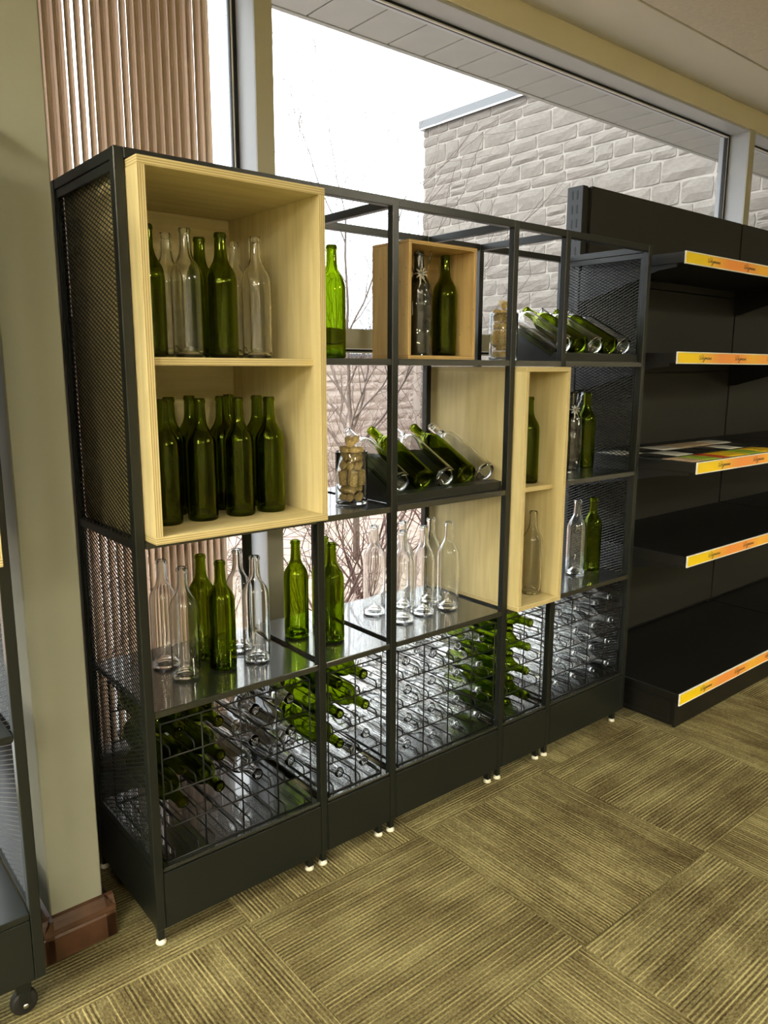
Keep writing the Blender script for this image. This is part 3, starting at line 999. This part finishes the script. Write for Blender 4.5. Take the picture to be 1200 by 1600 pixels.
# --- slanted display trays with bottles
def tray(x0, x1, s, label, xs, where):
    t = thing('slanted_bottle_tray', ((x0 + x1) / 2, .15, s), label, 'display tray', 'slanted bottle trays')
    a = math.tan(R(28))
    y0, y1 = .034, .262
    zt = lambda y: s + .0006 + (y - y0) * a
    prism('slanted_plate', t, M_METAL, [(y0, zt(y0) + .0002), (y1, zt(y1)), (y1, zt(y1) - .003), (y0 + .004, zt(y0) - .0003)], 'x', x0, x1)
    prism('front_lip', t, M_METAL, [(.0185, s + .001), (.0185, s + .0285), (.053, s + .0315), (.0655, s + .018), (.034, s + .001)], 'x', x0, x1)
    for x in (x0, x1 - .002):
        prism('side_cheek', t, M_METAL, [(y0, s + .0006), (y1, zt(y1) - .003), (y1, s + .0006)], 'x', x, x + .002)
    for k, (x, col) in enumerate(zip(xs, ('clear', 'green', 'clear', 'green', 'clear'))):
        # base centre so that the body rests on the plate
        n = Vector((0, -math.sin(R(28)), math.cos(R(28))))
        ax = Vector((0, math.cos(R(28)), math.sin(R(28))))
        q = Vector((x, .071, zt(.071) + .0006))
        bottle(col, q + n * .0378, '%s glass bottle on the %s slanted tray, %s from left, neck raised' % (col, where, ordn[k]), 'bottles on the %s slanted tray' % where, (R(-62), 0, 0))
tray(XQ[2] + .003, XP[3] - .006, ZB, 'charcoal slanted tray of five bottles on the middle bay\'s middle shelf', (.842, .938, 1.032, 1.126, 1.212), 'middle bay')
tray(XQ[4] + .003, XP[5] - .003, ZA, 'charcoal slanted tray of five bottles on the rightmost bay\'s top shelf', (1.603, 1.696, 1.788, 1.880, 1.968), 'rightmost bay')

# --- jars of corks
cork_me = lathe('cork', [(0, -.0205), (.0098, -.0205), (.0108, -.0195), (.0108, .0195), (.0098, .0205), (0, .0205)], M_CORK, 14)
jr = .0475
jar_me = lathe('jar', [(0, .0), (.040, .0), (.0455, .0012), (jr, .004), (jr, .08), (jr, .1535), (jr - .0008, .155), (jr - .0024, .155), (jr - .0032, .1535), (jr - .0032, .08), (jr - .0032, .012), (jr - .006, .0085), (0, .0085)], M_JAR, 48)
def jar(x, y, z, where, seed):
    rnd = random.Random(seed)
    t = mk('glass_jar', jar_me, None, (x, y, z + .0004))
    tag(t, 'clear glass cylinder jar of corks %s' % where, 'jar', 'jars of corks')
    zz = z + .0092 + .0112
    def put(px, py, pz, rot):
        o = mk('wine_cork', cork_me, None, (x + px, y + py, pz), rot)
        tag(o, 'tan wine cork in the glass jar %s' % where, 'cork', 'corks in the jar %s' % where)
    for lay_ in 'HHVHHH':
        if lay_ == 'H':
            a = rnd.uniform(0, math.pi)
            for s in (-1, 0, 1):
                off = s * .0228
                slide = rnd.uniform(-.001, .001) + (rnd.uniform(-.016, .016) if s == 0 else 0)
                px, py = -math.sin(a) * off + math.cos(a) * slide, math.cos(a) * off + math.sin(a) * slide
                put(px, py, zz + rnd.uniform(0, .0012), (R(90), R(rnd.uniform(-3, 3)), a + R(90) + R(rnd.uniform(-4, 4))))
            zz += .0236
        else:
            zz += .0095
            a = rnd.uniform(0, 6)
            for k in range(5):
                q = a + k * 2 * math.pi / 5
                put(.0305 * math.cos(q), .0305 * math.sin(q), zz, (R(rnd.uniform(-5, 5)), R(rnd.uniform(-5, 5)), 0))
            put(0, 0, zz + .001, (R(3), R(2), 0))
            zz += .0335
    a = .5
    for s in (-1, 1):
        put(s * .016 * math.cos(a), s * .016 * math.sin(a), zz + .003, (R(90 - 16), R(0), a + R(90) * (1 if s > 0 else 1.35)))
jar(.706, .118, ZB, 'beside the slanted tray of the middle bay', 3)
jar(1.346, .112, ZA, 'on the top shelf next to the pine crate', 9)

# --- wrapped gift bottles
random.seed(2)
def wrapped(x, y, z, label):
    t = thing('wrapped_bottle', (x, y, z), label, 'gift bottle', 'cellophane wrapped bottles')
    mk('bottle', lathe('gift_bottle', BO, principled('dark_bottle_glass', (.006, .008, .005), .12, spec=.8), 32), t, (x, y, z + .0015))
    seg, v, f = 36, [], []
    prof_ = [(.040, .001), (.0415, .02), (.041, .06), (.0415, .11), (.041, .165), (.040, .185), (.034, .205), (.025, .222), (.0175, .232), (.0165, .238), (.022, .248), (.030, .27), (.035, .288), (.037, .294)]
    for k, (r_, h) in enumerate(prof_):
        for i in range(seg):
            q = 2 * math.pi * i / seg
            rr = r_ + .0028 * noise.noise(Vector((math.cos(q) * 3.1, math.sin(q) * 3.1, h * 45 + x * 9)))
            if h > .2: rr *= 1 + .16 * math.sin(q * 9 + h * 20)
            rr = max(rr, .0405) if h < .19 else rr
            hh = h + (.010 * math.sin(q * 5) if k == len(prof_) - 1 else 0)
            v.append((rr * math.cos(q), rr * math.sin(q), max(.0006, hh)))
    for k in range(len(prof_) - 1):
        for i in range(seg):
            j = (i + 1) % seg
            f.append((k * seg + i, k * seg + j, (k + 1) * seg + j, (k + 1) * seg + i))
    mk('cellophane_wrap', pymesh('cellophane_wrap', v, f, M_CELLO, True), t, (x, y, z))
    # ribbon round the neck, bow loops and curled tails
    band = lathe('ribbon_band', [(.0172, .231), (.0186, .231), (.0186, .239), (.0172, .239), (.0172, .231)], MATS.get('silver_ribbon') or principled('silver_ribbon', (.78, .77, .72), .22, metal=.7), 24)
    mk('ribbon_band', band, t, (x, y, z))
    M_RIB = MATS['silver_ribbon']
    dirn = Vector((-.5, -.85, 0)).normalized()
    c = Vector((x, y, z + .236)) + dirn * .026
    side = Vector((dirn.y, -dirn.x, 0))
    bow = thing('bow', c, parent=t)
    for k in range(9):
        a = 2 * math.pi * k / 9
        o_ = side * math.cos(a) + Vector((0, 0, 1)) * math.sin(a)
        pts = [c, c + o_ * .009 + dirn * .009, c + o_ * .017 + dirn * .007, c + o_ * .012 + dirn * .001, c]
        tube('bow_loop', bow, M_RIB, pts, [.001, .0026, .0028, .0022, .001], 5)
    for k, (dx, L) in enumerate(((-.02, .05), (.012, .085), (.03, .12), (-.008, .035))):
        pts = []
        for q in range(12):
            s = q / 11
            pts.append(c + side * (dx * s + .004 * math.sin(s * 9 + k)) + dirn * (.006 + .004 * math.sin(s * 7)) + Vector((0, 0, -L * s)))
        tube('ribbon_tail', t, M_RIB, pts, .0011, 4)
    return t
wrapped(.938, .088, ZA + .0112, 'cellophane wrapped dark bottle with silver bow inside the small pine crate')
wrapped(1.860, .200, ZB + .0016, 'cellophane wrapped bottle mostly hidden behind the tall plywood box')

# ------------------------------------------------------------------ gondola shelving at right
GX = 2.112
GS = 1.345          # section width
gon = thing('gondola_shelving', (3.4, .1, 0), 'black steel gondola shelving with yellow and orange price strips at right', 'shelving')
def upright(x):
    return box('upright', gon, M_GOND, x, x + .035, .384, .464, .0, 2.18, .002)
ups = upright(GX)
gs = boxmesh(.0016, .007, .034, M_BLACK)
for k in range(10):
    z = 2.145 - k * .056
    for y in (.412, .436):
        mk('upright_slot', gs, ups, (GX - .0001, y, z))
upright(GX + GS - .017)
box('slot_channel', gon, M_BLACK, GX + .036, GX + .046, .388, .40, .0, 2.176, 0)
box('seam_light_block', gon, M_GOND, GX + .046, GX + 2 * GS, .3885, .3925, .05, 2.178, 0)  # sheet added to block window light at the seams between back panels
for s in range(2):
    x0 = GX + .012 + s * GS if s else GX + .047
    x1 = GX + (s + 1) * GS - .003
    for (z0, z1) in ((.16, .62), (.624, 1.02), (1.024, 1.42), (1.424, 1.80), (1.804, 2.18)):
        box('back_panel', gon, M_GONDP, x0, x1, .372, .388, z0, z1, .0015)
SH = [(1.871, -.085), (1.503, -.080), (1.088, -.194), (.719, -.184)]
def bracket(x, zt, yf):
    prism('shelf_bracket', gon, M_GOND, [(.384, zt - .03), (.384, zt - .155), (.33, zt - .15), (.02 if yf > -.1 else -.08, zt - .062), (yf + .03, zt - .055), (yf + .03, zt - .03)], 'x', x, x + .004)
def script_word():
    """the shop's name in script, as ribbons of ink; unit height = 1"""
    S = [[(0, .95), (.05, 1.15), (.14, 1.05), (.10, .35), (.14, .05), (.26, .05), (.42, .55), (.50, 1.35), (.53, 1.75)], [(.50, 1.35), (.46, .6), (.50, .1), (.62, .05), (.78, .5), (.92, 1.25), (.80, 1.38)],
         [(.84, .28), (1.02, .42), (1.05, .62), (.95, .66), (.88, .4), (.93, .1), (1.08, .1), (1.2, .3)],
         [(1.48, .6), (1.34, .66), (1.24, .4), (1.30, .12), (1.44, .25), (1.49, .6), (1.42, -.1), (1.28, -.75), (1.10, -.72), (1.2, -.35), (1.5, .12)],
         [(1.5, .12), (1.66, .62), (1.66, .08), (1.80, .62), (1.84, .45), (1.83, .08), (1.98, .62), (2.03, .45), (2.04, .1), (2.14, .12)],
         [(2.38, .58), (2.24, .62), (2.15, .35), (2.22, .08), (2.34, .25), (2.40, .6), (2.38, .12), (2.48, .12)],
         [(2.48, .12), (2.60, .62), (2.60, .08), (2.74, .6), (2.80, .45), (2.80, .1), (2.90, .12)],
         [(2.90, .12), (3.05, .68), (3.12, .3), (3.06, .06), (2.94, .1)]]
    v, f = [], []
    h = .0125
    for st in S:
        P_ = [Vector((a * .031 + b * .004, 0, (b - .45) * h)) for a, b in st]
        Q = []
        for i in range(len(P_) - 1):          # Catmull-Rom smoothing
            p0, p1, p2, p3 = P_[max(0, i - 1)], P_[i], P_[i + 1], P_[min(len(P_) - 1, i + 2)]
            for k in range(4):
                s = k / 4
                Q.append(.5 * ((2 * p1) + (p2 - p0) * s + (2 * p0 - 5 * p1 + 4 * p2 - p3) * s * s + (3 * p1 - p0 - 3 * p2 + p3) * s ** 3))
        Q.append(P_[-1])
        for i, p in enumerate(Q):
            d = (Q[min(i + 1, len(Q) - 1)] - Q[max(i - 1, 0)])
            if d.length < 1e-9: d = Vector((1, 0, 0))
            d.normalize()
            n_ = Vector((-d.z, 0, d.x)) * .0011
            v += [p + n_, p - n_]
        b = len(v) - 2 * len(Q)
        for i in range(len(Q) - 1):
            f.append((b + 2 * i, b + 2 * i + 1, b + 2 * i + 3, b + 2 * i + 2))
    cx = 1.5 * .031
    return pymesh('lettering', [(p.x - cx, p.y, p.z) for p in v], f, M_INK)
WORD = script_word()
def strip(yf, zt, zb):
    x0, x1 = GX + .004, GX + GS - .004
    st = box('price_strip', gon, M_PRICE, x0 + .005, x1 - .005, yf - .0035, yf - .001, zb + .004, zt - .004, 0)
    box('strip_channel', st, M_WHITEP, x0, x1, yf - .001, yf + .001, zb, zt, .0004)
    box('channel_edge', st, M_WHITEP, x0, x1, yf - .0048, yf - .001, zt - .004, zt, .0004)
    box('channel_edge', st, M_WHITEP, x0, x1, yf - .0048, yf - .001, zb, zb + .004, .0004)
    box('channel_edge', st, M_WHITEP, x0, x0 + .004, yf - .0048, yf - .001, zb + .004, zt - .004, .0004)
    k = 0
    while GX + .213 + .295 * k < x1 - .05:
        mk('lettering', WORD, st, (GX + .213 + .295 * k, yf - .0039, (zt + zb) / 2))
        k += 1
for zt, yf in SH:
    box('shelf', gon, M_GOND, GX + .006, GX + GS - .006, yf + .002, .372, zt - .034, zt - .004, .002)
    box('shelf_end', gon, M_GOND, GX + .001, GX + .0055, yf + .004, .372, zt - .042, zt - .003, .001)
    for x in (GX + .006, GX + GS - .012):
        bracket(x, zt, yf)
    strip(yf, zt, zt - .046)
box('base_deck', gon, M_GOND, GX + .004, GX + GS - .004, -.194, .372, .118, .148, .002)
box('kick_plate', gon, M_GOND, GX + .006, GX + GS - .004, -.186, -.174, .0, .118, .002)
ep = box('base_end_panel', gon, M_GOND, GX + .010, GX + .022, -.174, .372, .004, .116, .002)
fr_ = ((-.160, .36, .098, .104), (-.160, .36, .020, .026), (-.160, -.154, .026, .098))
for a in fr_:
    box('end_panel_rib', ep, M_GOND, GX + .006, GX + .010, *a, .001)
strip(-.197, .150, .100)
# neighbouring section, mostly out of frame
for zt, yf in SH:
    box('shelf', gon, M_GOND, GX + GS + .006, GX + 2 * GS, yf + .002, .372, zt - .034, zt - .004, .002)
box('base_deck', gon, M_GOND, GX + GS + .004, GX + 2 * GS, -.194, .372, .118, .148, .002)
box('kick_plate', gon, M_GOND, GX + GS, GX + 2 * GS, -.186, -.174, .0, .118, .002)

# flat packets laid out on the third shelf
pk = {'black': principled('packet_black', (.012, .012, .012), .18), 'silver': principled('packet_silver', (.55, .54, .50), .22), 'tan': principled('packet_tan', (.40, .30, .20), .35),
      'yellow': principled('packet_yellow', (.75, .50, .02), .3), 'green': principled('packet_green', (.28, .40, .04), .3), 'red': principled('packet_red', (.40, .05, .02), .3)}
random.seed(4)
def packet(col, x, y, w, d, k, label):
    v, f = [], []
    nx, ny = 8, 6
    for s in (0, 1):
        for j in range(ny + 1):
            for i in range(nx + 1):
                u_, q = i / nx, j / ny
                h = .0012 + (.006 * math.sin(math.pi * u_) ** .5 * math.sin(math.pi * q) ** .5 + .0022 * noise.noise(Vector((u_ * 5, q * 5, k)))) * s
                v.append(((u_ - .5) * w, (q - .5) * d, max(h, .0014) if s else .0))
    st = (nx + 1) * (ny + 1)
    for s in (0, 1):
        for j in range(ny):
            for i in range(nx):
                a = s * st + j * (nx + 1) + i
                q_ = (a, a + 1, a + nx + 2, a + nx + 1)
                f.append(q_ if s else q_[::-1])
    rim = [i for i in range(nx + 1)] + [j * (nx + 1) + nx for j in range(1, ny + 1)] + [ny * (nx + 1) + i for i in range(nx - 1, -1, -1)] + [j * (nx + 1) for j in range(ny - 1, 0, -1)]
    for a, b in zip(rim, rim[1:] + rim[:1]):
        f.append((a, b, b + st, a + st))
    o = mk('flat_packet', pymesh('flat_packet', v, f, pk[col], True), None, (x, y, 1.0842), (0, 0, R(random.uniform(-3, 3))))
    return tag(o, label, 'packet', 'flat packets on the gondola shelf')
rows = [(-.10, [('tan', .10), ('green', .13), ('red', .07), ('yellow', .17), ('green', .13), ('yellow', .17)]), (.055, [('black', .15), ('silver', .14), ('black', .15), ('black', .16), ('silver', .13), ('black', .16)]), (.21, [('silver', .15), ('black', .16), ('silver', .15), ('tan', .16), ('tan', .17), ('silver', .15)])]
rn = ('front', 'middle', 'back')
k = 0
for r_, (y, lst) in enumerate(rows):
    x = GX + .03
    for i, (c, w) in enumerate(lst):
        packet(c, x + w / 2, y, w - .008, .135, k * 3.7, '%s flat packet on the third gondola shelf, %s row, %s from left' % (c, rn[r_], ordn[i]))
        x += w
        k += 1

# ------------------------------------------------------------------ second display unit at the left edge, on casters
LX1, LY, LZ = -.2735, -.036, .10
LX0 = LX1 - .5241
lu = thing('display_shelving', (LX1 - .26, .17, 0), 'charcoal metal display unit on casters at the left edge', 'shelving')
for x in (LX0, LX1 - PW):
    for y in (LY, LY + D - PD):
        box('post', lu, M_METAL, x, x + PW, y, y + PD, LZ, 1.95, .0016)
    box('depth_beam', lu, M_METAL, x + .001, x + PW - .001, LY + PD, LY + D - PD, 1.9265, 1.9496, .001)
    box('side_plinth', lu, M_METAL, x + .004, x + .015, LY + PD, LY + D - PD, LZ, .262, .001)
lx0, lx1 = LX0 + PW, LX1 - PW
for y in (LY, LY + D - PD):
    box('top_beam', lu, M_METAL, lx0, lx1, y, y + PD, 1.9275, 1.95, .001)
box('plinth', lu, M_METAL, lx0 + .0008, lx1 - .0008, LY + .001, LY + .016, LZ, .248, .0016)
for z in (.265, .683, 1.0555):
    box('shelf', lu, M_METAL, lx0 + .001, lx1 - .001, LY + .0015, LY + D - .002, z - .0155, z, .0016)
expanded_mesh('mesh_panel', lu, LX1 - .012, LY + PD + .006, LY + D - PD - .006, .27, 1.92)
crate('plywood_box', 'plywood box showing only its edge in the unit at the left border', lx0 + .002, lx1 - .002, LY - .055, LY + .36, 1.0565, 1.876, .018, M_PLY)
for x in (lx1 - .02, lx0 + .03):
    for y in (LY + .042, LY + D - .045):
        c = thing('caster', (x, y, 0), parent=lu)
        box('caster_fork', c, M_METAL, x - .016, x + .016, y - .016, y + .016, .058, LZ, .003)
        for s in (-1, 1):
            box('fork_arm', c, M_METAL, x - .012, x + .012, y + s * .0155 - .0015, y + s * .0155 + .0015, .02, .06, .001)
            mk('axle_cap', lathe('axle_cap', [(0, 0), (.006, 0), (.006, .004), (0, .005)], M_CHROME, 16), c, (x, y + s * .0172, .029), (R(-90 * s), 0, 0))
        mk('wheel', lathe('wheel', [(0, -.0115), (.022, -.0115), (.0275, -.0095), (.029, -.005), (.029, .005), (.0275, .0095), (.022, .0115), (0, .0115)], M_BLACK, 28), c, (x, y, .029), (R(90), 0, 0))
